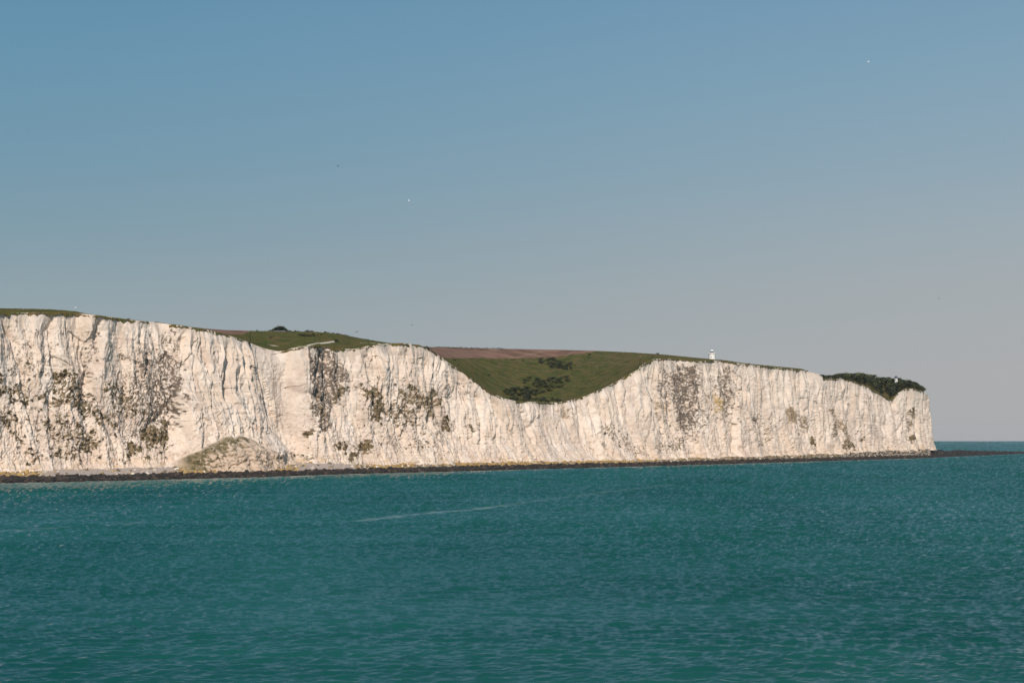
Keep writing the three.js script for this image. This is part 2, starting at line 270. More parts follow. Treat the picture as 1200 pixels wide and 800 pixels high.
function chalkColour(a, y, t, kinds, h) {
  let c = mix3(CHALK, CREAM, clamp(0.5 + 0.55 * fbm2(a / 34, y / 60) + 0.35 * n2(a / 5, y / 40) + 0.35 * (1 - smooth(0.02, 0.35, t + 0.1 * n2(a / 13, y / 9)))));
  c = mix3(c, OLD, clamp(1.1 * (fbm2(a / 11 + 9, y / 70 + 4) - 0.12)) * 0.8);
  c = mix3(c, [0.55, 0.40, 0.24], smooth(0.1, 0.6, n2(a / 17, y / 5 + 90) + 0.4 * n2(a / 3, y / 2)) * smooth(9, 2, h) * 0.8);
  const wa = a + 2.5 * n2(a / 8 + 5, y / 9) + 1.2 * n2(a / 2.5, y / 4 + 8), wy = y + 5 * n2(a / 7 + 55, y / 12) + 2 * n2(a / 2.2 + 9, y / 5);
  const t1 = cellTone(wa, wy + 0.4 * a, 13, 34, 71), t2 = cellTone(wa, wy, 5.5, 15, 91);   // random cells: weathering plus grey buttress shading, both put into the colour
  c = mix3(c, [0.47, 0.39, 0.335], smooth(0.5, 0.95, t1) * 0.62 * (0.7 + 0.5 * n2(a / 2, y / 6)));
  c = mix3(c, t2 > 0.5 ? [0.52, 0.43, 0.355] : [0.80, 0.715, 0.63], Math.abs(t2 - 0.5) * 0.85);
  const sp = n2(a / 1.7, y / 2.1);
  c = mix3(c, OLD, smooth(0.45, 0.95, sp) * 0.35);
  const flint = n2(a / 26, y / 1.3 + 77);                    // flint bands, broken
  c = mix3(c, [0.33, 0.29, 0.26], smooth(0.62, 0.85, flint) * smooth(0.1, 0.6, n2(a / 3.1, y / 1.2)) * 0.7);
  const g = n3(a / 6, y / 10, 12.2) * 0.34 + n3(a / 2.0, y / 4.2, 2.2) * 0.5 + n3(a / 0.95, y / 1.9, 8.2) * 0.62;
  if (kinds[GREY]) c = mix3(c, mix3(GREYC, [0.27, 0.21, 0.16], clamp(0.45 + 0.8 * fbm2(a / 4, y / 8))), smooth(0.2, -0.2, g + (0.5 - kinds[GREY]) * 1.2));
  if (kinds[EARTH]) c = mix3(c, EARTHC, smooth(0.3, -0.2, g + (0.45 - kinds[EARTH]) * 1.4));
  if (kinds[OCHRE]) c = mix3(c, OCH, smooth(0.25, -0.2, g + (0.5 - kinds[OCHRE]) * 1.3) * 0.8);
  c = mix3(c, [0.24, 0.175, 0.115], smooth(0.62, 0.8, n2(a / 1.7 + 300, y / 1.25)) * smooth(0.0, 0.5, n2(a / 14, y / 10 + 30) + 0.35) * smooth(0.62, 0.3, t) * 0.85);
  let veg = 0;
  if (kinds[PLANT]) { const dx = a * 0.75 + y * 0.66, dy = y * 0.75 - a * 0.66, gp = n3(dx / 7, dy / 3, 61) * 0.4 + n3(dx / 3, dy / 1.3, 63) * 0.5 + n3(a / 1.1, y / 1, 65) * 0.35; veg = smooth(0.22, -0.2, gp + (0.5 - kinds[PLANT]) * 1.35); c = mix3(c, mix3(PLANTC, PLANTB, clamp(0.5 + 0.8 * n2(a / 3.3, y / 3))), veg); }
  return { c, veg };
}
const plantSpots = [];
const cliffGeo = grid(NS, NT, (i, j) => {
  const c = col[i], t0 = j / (NT - 4);
  if (j > NT - 4) {                                     // tucks in under the turf
    const k = j - (NT - 4), p = basePoint(c, 1), r = relief(c, 1, c.te);
    return { p: [p[0] + c.n[0] * (r - k * 0.8), c.te - 0.3 - 1.6 * (k - 1), p[2] + c.n[1] * (r - k * 0.8)], c: CREAM };
  }
  const t = t0, y = c.ef - 1.5 * (1 - t) ** 8 + t * (c.te - c.ef), p = basePoint(c, t);
  let r = relief(c, t, y);
  const kinds = facePatches(c.arc, y);
  if (kinds[GREY]) r += kinds[GREY] * (0.9 * n3(c.arc / 3.2, y / 5, 51) + 0.5 * n3(c.arc / 1.3, y / 2, 53));
  // slipped ground leaning on the face
  const th = (mound(c.s) * (1 + 0.06 * n2(c.arc / 16, 5)) + 0.6 * n2(c.arc / 5, 1.7) * smooth(0, 6, mound(c.s))) + Math.max(0, 3 + 5 * n2(c.arc / 24, 60)) * (1 - onSlip(c.s));
  const hh = y - c.ef;
  let onM = 0, lump = 0;
  if (hh < th) {
    const big = smooth(3, 10, mound(c.s)); onM = smooth(0, 2.2, th - hh) * big;
    const o = (th - hh) * mix(0.45, 1.02, big);
    lump = (1.5 * n3(c.arc / 9, y / 7, 31) + 0.85 * n3(c.arc / 3.4, y / 3, 33) + 0.3 * n3(c.arc / 1.5, y / 1.4, 35) - 0.5 * (1 - Math.abs(n3(c.arc / 7, y / 30, 37))) ** 4) * smooth(0, 2.5, th - hh);
    r = mix(r, r * 0.25 + lump, onM); r += o;
  }
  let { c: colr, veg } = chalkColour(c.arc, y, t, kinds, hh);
  if (onM > 0) {                                        // earth and thin grass on the slip
    const crest = smooth(mix(14, 7, smooth(250, 285, c.s)), 1.5, th - hh + 4 * n2(c.arc / 8, y / 6) + (c.s > 285 ? 3 : 0)), leftFoot = smooth(244, 214, c.s);
    const g = 0.6 * n3(c.arc / 3, y / 2.4, 2.2) + 0.5 * n3(c.arc / 1.3, y / 1.2, 4.2);
    const gr = smooth(0.35, -0.25, g - 1.1 * (Math.max(crest * 0.85, leftFoot * 0.95) - 0.42));
    const soil = mix3([0.50, 0.385, 0.295], [0.62, 0.49, 0.38], clamp(0.5 + fbm2(c.arc / 9, y / 9)));
    let mc = mix3(soil, mix3([0.095, 0.085, 0.042], [0.24, 0.19, 0.115], clamp(0.5 + n2(c.arc / 4, y / 4))), gr);
    colr = mix3(colr, mc, onM);
  }
  if (veg > 0.4) { r += 0.5 * veg * (0.4 + 0.8 * Math.abs(n3(c.arc / 1.1, y / 1.1, 44))); if (rnd() < 0.03) plantSpots.push([i, j]); }
  return { p: [p[0] + c.n[0] * r, y, p[2] + c.n[1] * r], c: colr };
});
cliffGeo.setIndex(quads(NS, NT)); cliffGeo.computeVertexNormals();
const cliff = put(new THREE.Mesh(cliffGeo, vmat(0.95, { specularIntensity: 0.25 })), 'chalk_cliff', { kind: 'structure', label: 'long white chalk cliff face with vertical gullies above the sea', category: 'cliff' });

// small plants rooted on the ledges
function leafTuft(n, size, flat) {
  const pos = [], nor = [];
  for (let k = 0; k < n; k++) {
    const a = rnd() * 6.283, e = Math.acos(1 - rnd()), r = 0.35 + 0.65 * rnd();
    const d = new THREE.Vector3(Math.sin(e) * Math.cos(a), Math.cos(e) * flat, Math.sin(e) * Math.sin(a)).multiplyScalar(r);
    const u = new THREE.Vector3(rnd() - 0.5, rnd() - 0.5, rnd() - 0.5).normalize(), w = new THREE.Vector3(rnd() - 0.5, rnd() - 0.5, rnd() - 0.5).cross(u).normalize();
    const s = size * (0.6 + 0.8 * rnd()), P = (p, q) => [d.x + u.x * p * s + w.x * q * s, d.y + u.y * p * s + w.y * q * s, d.z + u.z * p * s + w.z * q * s];
    const A = P(-1, 0), B = P(0, -0.5), C = P(1, 0), D = P(0, 0.5), m = new THREE.Vector3().crossVectors(u, w);
    if (m.dot(d) < 0) m.negate(); m.add(d.clone().normalize()).normalize();
    pos.push(...A, ...B, ...C, ...A, ...C, ...D); for (let q = 0; q < 6; q++) nor.push(m.x, m.y, m.z);
  }
  const g = new THREE.BufferGeometry(); g.setAttribute('position', new THREE.Float32BufferAttribute(pos, 3)); g.setAttribute('normal', new THREE.Float32BufferAttribute(nor, 3)); return g;
}
{
  const P = cliffGeo.attributes.position, spots = plantSpots.slice(0, 12000);
  const im = new THREE.InstancedMesh(leafTuft(26, 0.36, 0.8), new THREE.MeshStandardMaterial({ color: 0xffffff, roughness: 0.95, side: THREE.DoubleSide }), spots.length);
  const M = new THREE.Matrix4(), q = new THREE.Quaternion(), E = new THREE.Euler(), C = new THREE.Color();
  spots.forEach(([i, j], k) => {
    const v = (i * NT + j) * 3, s = 0.5 + 0.7 * rnd();
    E.set(rnd(), rnd() * 6, rnd()); q.setFromEuler(E);
    M.compose(new THREE.Vector3(P.array[v], P.array[v + 1], P.array[v + 2]), q, new THREE.Vector3(s * 1.25, s, s * 1.25)); im.setMatrixAt(k, M);
    const w = rnd(); C.setRGB(mix(0.075, 0.20, w), mix(0.07, 0.15, w), mix(0.03, 0.085, w)); im.setColorAt(k, C);
  });
  put(im, 'cliff_plants', { kind: 'stuff', label: 'dark scrubby plants rooted on ledges of the chalk face', category: 'plants' });
}

// ---------------------------------------------------------------- the foreshore
const SH0 = -200, SH1 = 1250, NC = 1300, NR = 44;
const endFoot = dFoot(S1);
const yBack = table([[1095, 526.6], [1120, 527.4], [1150, 528.4], [1180, 529.2], [1210, 529.6], [1260, 530]]);
const sandy = (s) => Math.max(smooth(44, 62, s) * smooth(214, 196, s), smooth(344, 352, s) * smooth(424, 408, s));
const weedy = (s) => Math.max(smooth(48, 40, s), smooth(205, 220, s) * smooth(348, 336, s), 0.7 * smooth(425, 440, s) * smooth(490, 480, s), 0.85 * smooth(530, 545, s) * smooth(790, 740, s), 0.4 * smooth(790, 800, s) * smooth(1000, 960, s));
const darkTop = table([[-220, 0.4], [0, 0.42], [60, 0.36], [420, 0.36], [470, 0.48], [800, 0.52], [1095, 0.6]]);
function shore(s, q) {                                  // q 0 at the water, 1 under the cliff foot
  const dw = dWater(s) - 14 * (1 - q) ** 2 - 2; let d, e;
  if (s <= S1) {
    const df = dFoot(s) + 22, ef = colAt(s).ef;
    d = mix(dw, df, q);
    const qf = (dFoot(s) - dw) / (df - dw), qd = darkTop(s);
    const prof = q < 0.14 ? mix(-0.9, 0.3, q / 0.14) : q < qd ? mix(0.3, 2.2, (q - 0.14) / (qd - 0.14)) : q < qf ? mix(2.2, ef + 0.3, (q - qd) / (qf - qd)) : ef + 0.3 + (q - qf) * 6;
    e = prof;
  } else {
    const u = clamp((s - S1) / 100);
    const db = Math.max(dw + 60, (EYE - 1.6) * F / (yBack(s) - HZ)), df = mix(endFoot + 60, db, smooth(0, 0.35, u));
    d = mix(dw, df, q);
    const tip = smooth(1246, 1205, s);
    const hi = mix(2.9, 1.9, u) * tip;
    e = q < 0.12 ? mix(-0.9, 0.5 * tip, q / 0.12) : q < 0.9 ? mix(0.5 * tip, hi, smooth(0.1, 0.8, q)) : mix(hi, s < S1 + 14 ? 6 : -1.2, (q - 0.9) / 0.1);
    if (s < S1 + 26) e += smooth(0.5, 0.95, q) * 4.5 * smooth(S1 + 26, S1, s) * (q < 0.97 ? 1 : 0.4);
  }
  return { p: planAt(s, d), e };
}

const WRACK = [0.016, 0.0125, 0.010], WRACKB = [0.036, 0.026, 0.021], SAND = [0.44, 0.37, 0.325], WEED = [0.34, 0.225, 0.07], RUB = [0.52, 0.43, 0.33];
const shoreGeo = grid(NC, NR, (i, j) => {
  const s = mix(SH0, SH1, i / (NC - 1)), q = j / (NR - 1), b = shore(s, q);
  const x = b.p[0], z = b.p[1];
  const wet = smooth(darkTop(s) + 0.05, darkTop(s) - 0.05, q + 0.05 * n2(x / 6, z / 14)), right = s > S1 ? 1 : 0, sd = sandy(s);
  const lumps = 0.55 * n2(x / 7, z / 9) + 0.4 * n2(x / 2.5, z / 4);
  const e = b.e + (q > 0.05 && q < 0.97 ? lumps * mix(0.9, 0.25, sd * (1 - wet)) : 0);
  const w = clamp(0.5 + fbm2(x / 8, z / 14));
  const upper = mix3(mix3(RUB, WRACKB, smooth(0.0, 0.5, n2(x / 4, z / 9) + smooth(760, 900, s) * 0.5)), WEED, weedy(s) * smooth(-0.35, 0.15, n2(x / 9, z / 12) + 0.3 * n2(x / 2, z / 3)));
  let c = mix3(mix3(upper, SAND, sd), mix3(WRACK, WRACKB, w), Math.max(wet, right * (1 - 0.35 * smooth(1130, 1100, s) * smooth(0.2, 0.6, n2(x / 7, z / 20)))));
  return { p: [x, e, z], c };
});
shoreGeo.setIndex(quads(NC, NR)); shoreGeo.computeVertexNormals();
put(new THREE.Mesh(shoreGeo, vmat(0.85, { specularIntensity: 0.65 })), 'rocky_foreshore', { kind: 'structure', label: 'dark weedy rock platform and shingle below the cliff', category: 'shore' });

function boulder(seedN) {
  const g = new THREE.IcosahedronGeometry(1, 1), p = g.attributes.position;
  for (let k = 0; k < p.count; k++) { const x = p.getX(k), y = p.getY(k), z = p.getZ(k), r = 1 + 0.32 * n3(x * 1.1 + seedN, y * 1.1, z * 1.1) + 0.12 * n3(x * 3 + seedN, y * 3, z * 3); p.setXYZ(k, x * r, y * r * 0.75, z * r); }
  g.computeVertexNormals(); return g;
}
function scatter(name, label, count, place, tint, geo, rough = 0.9) {
  const im = new THREE.InstancedMesh(geo, new THREE.MeshStandardMaterial({ color: 0xffffff, roughness: rough }), count);
  const M = new THREE.Matrix4(), q = new THREE.Quaternion(), E = new THREE.Euler(), C = new THREE.Color();
  for (let k = 0; k < count; k++) {
    const [x, y, z, s] = place(k); E.set(rnd() * 0.5, rnd() * 6.28, rnd() * 0.5); q.setFromEuler(E);
    M.compose(new THREE.Vector3(x, y, z), q, new THREE.Vector3(s * (0.8 + 0.7 * rnd()), s * (0.7 + 0.4 * rnd()), s * (0.8 + 0.5 * rnd()))); im.setMatrixAt(k, M);
    const t = tint(rnd(), x, z); C.setRGB(t[0], t[1], t[2]); im.setColorAt(k, C);
  }
  return put(im, name, { kind: 'stuff', label, category: 'rocks' });
}
scatter('shore_boulders', 'dark seaweed covered boulders along the waterline', 15000, () => {
  const s = rnd() < 0.86 ? mix(-190, S1, rnd()) : mix(S1, 1235, rnd()), q = s < S1 ? mix(0.13, darkTop(s) + 0.02, rnd()) : mix(0.1, 0.93, rnd()), b = shore(s, q), sc = 0.35 + 1.4 * rnd() ** 5;
  return [b.p[0], Math.max(0, b.e) + sc * 0.2, b.p[1], sc];
}, (w) => mix3([0.012, 0.0095, 0.008], [0.075, 0.052, 0.038], w ** 3), boulder(3.1), 0.75);
scatter('fallen_chalk_blocks', 'pale fallen chalk blocks strewn along the cliff foot', 3200, () => {
  for (;;) {
    const s = mix(-190, S1, rnd()); if ((sandy(s) > 0.5 && rnd() < 0.8) || rnd() < 0.9 * smooth(700, 860, s)) continue;
    const q = mix(darkTop(s) + 0.04, 0.8, rnd()), b = shore(s, q), sc = 0.3 + 1.1 * rnd() ** 3;
    return [b.p[0], b.e + sc * 0.2, b.p[1], sc];
  }
}, (w, x, z) => rnd() < 0.75 * weedy(600 + F * x / -z) ? mix3([0.30, 0.19, 0.06], [0.46, 0.31, 0.12], rnd()) : w < 0.42 ? mix3([0.10, 0.08, 0.06], [0.25, 0.2, 0.13], rnd()) : w < 0.72 ? mix3([0.33, 0.21, 0.07], [0.46, 0.32, 0.14], rnd()) : mix3([0.5, 0.43, 0.33], [0.74, 0.67, 0.57], rnd()), boulder(8.4));

// ---------------------------------------------------------------- the downland behind the edge
const land = [];                                       // columns with increasing photo x
for (const c of col) if (c.s <= S1 && (!land.length || c.tx > land[land.length - 1].tx + 0.55)) land.push(c);
function landLine(x) {
  let a = 0, b = land.length - 1; while (b - a > 1) { const m = (a + b) >> 1; if (land[m].tx <= x) a = m; else b = m; }
  const u = clamp((x - land[a].tx) / (land[b].tx - land[a].tx)); return { td: mix(land[a].td, land[b].td, u), te: mix(land[a].te, land[b].te, u) };
}
function landAt(x, q) {                                 // q 0 at the edge, 1 on the skyline, more beyond it
  const l = landLine(x), L = run(x), d = l.td + q * L, y0 = HZ - F * (l.te - EYE) / l.td, y1 = ySky(x);
  const valley = smooth(520, 570, x) * smooth(740, 690, x);
  const g = q <= 1 ? mix(q ** 0.86, q ** 1.05, valley) : 1;
  let e = EYE + (HZ - mix(y0, y1, g)) * Math.min(d, l.td + L) / F;
  if (q > 1) e -= 0.012 * (q - 1) * L;
  const p = planAt(x, d);
  e += 0.5 * fbm2(p[0] / 40, p[1] / 40) * smooth(0, 0.2, q) * smooth(1.0, 0.85, q);
  return [p[0], e, p[1]];
}
function landQ(x, py) { let a = 0, b = 1; for (let k = 0; k < 24; k++) { const m = (a + b) / 2; if (toPx(landAt(x, m))[1] > py) a = m; else b = m; } return (a + b) / 2; }
const landPoint = (x, py) => landAt(x, landQ(x, py));
const fieldLow = table([[480, 419.5], [560, 419.6], [600, 420], [640, 419], [665, 416.5], [690, 412.8], [704, 410.4], [2000, 300]]);
const fieldLowA = table([[200, 384], [232, 386], [250, 390], [268, 391.6], [285, 391.6], [292, 388.6], [297, 386], [300, 300]]);
const LR = 160, qOf = (j) => j === 0 ? -1 : j < 142 ? ((j - 1) / 141) ** 1.15 : 1 + (j - 141) / 18 * 1.1;
const trails = [[[688, 412], [715, 418], [742, 420], [760, 417]], [[690, 424], [715, 424], [735, 427], [752, 422]], [[590, 422], [640, 424], [690, 424]]];
const lineDist = (line, x, y) => { let m = 1e9; for (let k = 0; k < line.length - 1; k++) { const [a, b] = line[k], [c, d] = line[k + 1], t = clamp(((x - a) * (c - a) + (y - b) * (d - b)) / ((c - a) ** 2 + (d - b) ** 2)); m = Math.min(m, Math.hypot(x - a - t * (c - a), (y - b - t * (d - b)) * 1.6)); } return m; };
// marks on the turf, their photo outlines laid on the ground
const groundLine = (line) => line.map(([x, y]) => { const p = landPoint(x, y); return [p[0], p[2]]; });
const trailsG = trails.map(groundLine), barePath = [[[340, 408.5], [360, 405], [378, 402.2], [392, 399.8]], [[424, 401.6], [436, 402], [452, 402.6]], [[317, 404.6], [323, 405]]].map(groundLine);
const GRASS = [0.088, 0.100, 0.02], GRASSD = [0.046, 0.056, 0.014], STRAW = [0.145, 0.105, 0.036], LUSH = [0.06, 0.112, 0.018], SOIL = [0.15, 0.085, 0.058], SOILB = [0.27, 0.155, 0.11];
const isField = new Uint8Array(land.length * LR);
const landGeo = grid(land.length, LR, (i, j) => {
  const x = land[i].tx; let p, q = qOf(j);
  if (j === 0) { const l = land[i], p0 = landAt(x, 0), k = 0.3 + 0.9 * Math.abs(n2(l.arc / 4, 2)) + 0.4 * Math.abs(n2(l.arc / 1.4, 6)); p = [p0[0] + l.n[0] * k, p0[1] - 0.5 - 2.4 * (0.5 + 0.5 * n2(l.arc / 5, 9)) ** 2, p0[2] + l.n[1] * k]; q = 0; }
  else p = landAt(x, q);
  const X = p[0], Z = p[2], py = toPx(p)[1];
  const rag = 0.5 * n2(x / 7, 3);
  if (j > 1 && ((x > 496 && x < 704 && py < fieldLow(x) + rag) || (x > 225 && x < 298 && py < fieldLowA(x) + rag * 0.5 && q > 0.12))) isField[i * LR + j] = 1;
  let c = mix3(GRASS, GRASSD, clamp(0.5 + 0.9 * fbm2(X / 30, Z / 45)));
  c = mix3(c, STRAW, smooth(0.0, 0.55, fbm2(X / 22 + 31, Z / 34, 5) + 0.18 + 0.25 * smooth(700, 740, x)));
  c = mix3(c, LUSH, smooth(0.15, 0.6, fbm2(X / 18 + 71, Z / 30)) * 0.8);
  c = mix3(c, mix3(STRAW, GRASSD, 0.4), 0.65 * smooth(0.1, 0.03, q) * clamp(0.6 + n2(X / 9, Z / 9)));
  const dab = 0.6 * n2(X / 2.2, Z / 5) + 0.6 * n2(X / 8, Z / 13 + 50); c = mix3(c, dab > 0 ? STRAW : GRASSD, Math.min(1, Math.abs(dab) * 0.75));
  c = mix3(c, [0.035, 0.045, 0.014], smooth(0.6, 0.8, n2(X / 3 + 90, Z / 6)) * 0.7);
  c = mix3(c, [0.16, 0.1, 0.055], smooth(0.2, 0.55, fbm2(X / 30 + 131, Z / 22 + 7, 5)) * 0.75);
  for (const l of trailsG) c = mix3(c, [0.16, 0.13, 0.06], smooth(3.2, 1.2, distG(l, X, Z)) * 0.55);
  for (const l of barePath) c = mix3(c, [0.68, 0.6, 0.48], smooth(2.2, 1.0, distG(l, X, Z) + 1.2 * n2(X / 5, Z / 5)));
  if (isField[i * LR + j]) {
    c = mix3(SOIL, SOILB, clamp(0.5 + 1.1 * fbm2(X / 60, Z / 50) + 0.3 * n2(X / 30, Z / 6)));
    const tr = Math.abs(((X * 0.62 + Z * 0.18) % 24 + 24) % 24 - 12); c = mix3(c, [0.30, 0.22, 0.16], smooth(1.3, 0.6, tr) * 0.5);
    p[1] += 0.12 * n2(X / 1.5, Z / 20);
  } else p[1] += j ? 0.25 * n2(X / 3, Z / 4) : 0;
  return { p, c };
});
const fieldQuad = (i, j) => isField[i * LR + j] && isField[i * LR + j + 1] && isField[(i + 1) * LR + j];
const grassGeo = landGeo.clone(); grassGeo.setIndex(quads(land.length, LR, (i, j) => !fieldQuad(i, j))); landGeo.setIndex(quads(land.length, LR)); landGeo.computeVertexNormals(); grassGeo.setAttribute('normal', landGeo.attributes.normal);
put(new THREE.Mesh(grassGeo, vmat(1, { specularIntensity: 0.1 })), 'grass_downland', { kind: 'structure', label: 'green and straw grass downland on top of the cliff', category: 'grass' });
const fieldPart = (name, label, ok) => { const g = landGeo.clone(); g.setIndex(quads(land.length, LR, (i, j) => fieldQuad(i, j) && ok(land[i].tx))); put(new THREE.Mesh(g, vmat(1, { specularIntensity: 0.1 })), name, { kind: 'structure', label, category: 'field' }); };
fieldPart('ploughed_field', 'broad brown ploughed field on the ridge above the valley', (x) => x > 400);
fieldPart('bare_field', 'narrow brown field behind the cliff edge beside the green slope', (x) => x < 400);

// ---------------------------------------------------------------- bushes and trees
const leafMat = [[0.078, 0.10, 0.042], [0.10, 0.125, 0.045], [0.16, 0.17, 0.06], [0.085, 0.098, 0.06]].map((c) => new THREE.MeshStandardMaterial({ color: new THREE.Color().setRGB(...c), roughness: 0.9, side: THREE.DoubleSide }));
const barkMat = new THREE.MeshStandardMaterial({ color: new THREE.Color().setRGB(0.07, 0.052, 0.04), roughness: 0.95 });
function crownGeo(n, lobes, size) {                   // leaf clumps gathered on uneven lobes, unit height 1
  const parts = [];
  for (let k = 0; k < lobes; k++) {
    const a = rnd() * 6.28, r = k ? 0.32 * Math.sqrt(rnd()) + 0.1 : 0, s = 0.24 + 0.16 * rnd(), g = leafTuft(Math.round(n / lobes), size, 1);
    g.scale(s, s * 0.85, s); g.translate(Math.cos(a) * r, 0.42 + 0.3 * rnd() * (k ? 1 : 1.2), Math.sin(a) * r); parts.push(g);
    const under = leafTuft(Math.round(n / lobes / 3), size, -1); under.scale(s, s * 0.7, s); under.translate(Math.cos(a) * r, 0.45, Math.sin(a) * r); parts.push(under);
  }
  return mergeGeometries(parts);
}
function trunkGeo() {
  const t = new THREE.CylinderGeometry(0.018, 0.035, 0.55, 7); t.translate(0, 0.225, 0); const parts = [t];
  for (let k = 0; k < 4; k++) { const b = new THREE.CylinderGeometry(0.006, 0.014, 0.34, 5); b.translate(0, 0.17, 0); b.rotateZ(0.6 + 0.3 * rnd()); b.rotateY(k * 1.57 + rnd()); b.translate(0, 0.3 + 0.1 * rnd(), 0); parts.push(b); }
  return mergeGeometries(parts);
}
const protos = [];
for (let k = 0; k < 8; k++) {
  const o = new THREE.Group(), cr = new THREE.Mesh(crownGeo(260, 7 + k % 3, 0.26), leafMat[k % 4]), tr = new THREE.Mesh(trunkGeo(), barkMat);
  cr.name = 'crown'; tr.name = 'trunk'; cr.castShadow = tr.castShadow = cr.receiveShadow = tr.receiveShadow = true; o.add(tr, cr); protos.push(o);
}
const bushProtos = [];
for (let k = 0; k < 8; k++) {
  const o = new THREE.Group(), cg = crownGeo(200, 6, 0.30); cg.translate(0, -0.2, 0); const cr = new THREE.Mesh(cg, leafMat[k % 4]), tr = new THREE.Mesh(trunkGeo(), barkMat); tr.scale.setScalar(0.7);
  cr.name = 'foliage'; tr.name = 'stem'; o.add(tr, cr); bushProtos.push(o);
}
function plant(protoSet, kinds, name, data, p, h, w) {
  const o = protoSet[kinds[Math.floor(rnd() * kinds.length)]].clone(); o.position.set(p[0], p[1] - 0.15, p[2]); o.rotation.y = rnd() * 6.28; o.scale.set(w, h, w); return put(o, name, data);
}
const ALL = [0, 1, 2, 3, 4, 5, 6, 7], DARK = [0, 3, 4, 7];
function thicket(n, poly, hMin, hMax, name, data, kinds, wide = 1.25) {
  const xs = poly.map((p) => p[0]), ys = poly.map((p) => p[1]); let k = 0, guard = 0; const put_ = [];
  while (k < n && guard++ < 20000) {
    const x = mix(Math.min(...xs), Math.max(...xs), rnd()), y = mix(Math.min(...ys), Math.max(...ys), rnd());
    if (!inPoly(poly, x, y)) continue;
    const p = landPoint(x, y); if (put_.some((o) => Math.hypot(o[0] - p[0], o[2] - p[2]) < 1.6)) continue; put_.push(p);
    const h = mix(hMin, hMax, rnd()); plant(protoSetOf(name), kinds, name, data, p, h, h * (wide * (0.8 + 0.5 * rnd()))); k++;
  }
}
const protoSetOf = (n) => /tree/.test(n) ? protos : bushProtos;
const low = { label: 'dark scrub bush in the big thicket low in the valley', category: 'bush', group: 'bushes of the lower valley thicket' };
thicket(118, [[606, 443], [616, 441], [630, 444], [655, 443], [664, 441], [670, 447], [664, 453], [650, 458], [640, 462], [634, 467], [606, 467], [594, 464], [592, 459], [604, 455], [622, 452], [608, 447]], 2.6, 5.0, 'scrub_bush', low, ALL, 1.6);
thicket(40, [[598, 467], [615, 466], [656, 468], [656, 471], [598, 470]], 1.8, 3.4, 'edge_bush', { label: 'low dark bush at the cliff edge on the valley floor', category: 'bush', group: 'bushes along the valley mouth' }, DARK);
thicket(64, [[628, 421], [645, 420], [664, 422], [671, 424], [671, 433], [662, 434], [655, 432], [648, 433], [640, 427], [632, 426]], 2.4, 4.6, 'hillside_bush', { label: 'dark bush in the thicket just below the ploughed field', category: 'bush', group: 'bushes of the upper valley thicket' }, DARK);
thicket(20, [[497, 421], [560, 420.5], [628, 421], [628, 423.5], [560, 422.5], [500, 423.5]], 1.0, 2.2, 'hedge_bush', { label: 'small bush in the line along the lower field edge', category: 'bush', group: 'bushes along the field edge' }, DARK);
for (const [x, y, h, label] of [[691, 416, 3.2, 'lone round bush on the grass near the field corner'], [771, 415, 2.8, 'lone bush on the skyline at the top of the valley side'], [573, 440, 2.6, 'lone bush on the steep valley side'], [537, 428, 2, 'small lone bush below the field near the cliff shoulder'], [317, 396, 2, 'lone bush on the green slope below the mound of trees'], [394, 400.5, 3.4, 'dark bush at the end of the white chalk path'], [466, 402.6, 1.5, 'tiny bush on the bare cliff top'], [301, 387.6, 1.6, 'small bush at the corner of the bare field'], [343, 390, 2, 'lone bush just under the skyline thicket'], [674, 428, 2, 'low bush right of the upper thicket']])
  plant(bushProtos, DARK, 'lone_bush', { label, category: 'bush' }, landPoint(x, y), h, h * 1.2);
thicket(24, [[348, 392.3], [366, 391.8], [378, 393], [366, 394.6], [350, 394]], 1.2, 2.0, 'slope_bush', { label: 'low dark bush in the strip across the green slope', category: 'bush', group: 'bushes of the strip on the green slope' }, DARK);
const skyBush = (x, h, name, data, w = 1.3) => { const p = landAt(x, 0.97 + 0.05 * rnd()); return plant(protoSetOf(name), DARK, name, data, p, h, h * w); };
for (let k = 0; k < 26; k++) { const x = mix(314, 342, (k + rnd() * 0.6) / 26), hill = Math.exp(-(((x - 327.5) / 6.5) ** 2)); skyBush(x, (1.2 + 4.6 * hill) * (0.85 + 0.3 * rnd()), 'skyline_tree', { label: 'dark tree in the humped clump on the grass skyline', category: 'tree', group: 'trees of the skyline clump' }, 1.1); }
for (const [x0, x1, n, h] of [[344, 350, 4, 1.5], [357, 367, 7, 1.9], [380, 386, 4, 1.8], [388, 400, 9, 1.2], [400, 440, 16, 1.1]]) for (let k = 0; k < n; k++) skyBush(mix(x0, x1, (k + rnd()) / n), h * (0.7 + 0.6 * rnd()), 'ridge_bush', { label: 'small dark bush along the grassy skyline right of the humped clump', category: 'bush', group: 'bushes on the grass skyline' });
for (let k = 0; k < 46; k++) skyBush(mix(502, 592, (k + rnd()) / 46), 0.9 + 0.9 * rnd(), 'hedge_shrub', { label: 'hedge shrub along the far top of the ploughed field', category: 'bush', group: 'shrubs of the far field hedge' }, 1.9);
for (let k = 0; k < 22; k++) { const x = [150, 182, 184, 190, 845, 852, 858, 878, 884, 893, 900, 908, 915, 922, 930, 933, 940, 946, 952, 956, 889, 926][k]; plant(bushProtos, DARK, 'edge_shrub', { label: 'low wind-cut shrub on the very edge of the cliff top', category: 'bush', group: 'shrubs along the cliff edge' }, landAt(x, 0.2 + 0.4 * rnd()), 0.9 + 0.9 * rnd(), 2 + rnd()); }
const wood = { label: 'broad green tree in the wood covering the headland', category: 'tree', group: 'trees of the headland wood' };
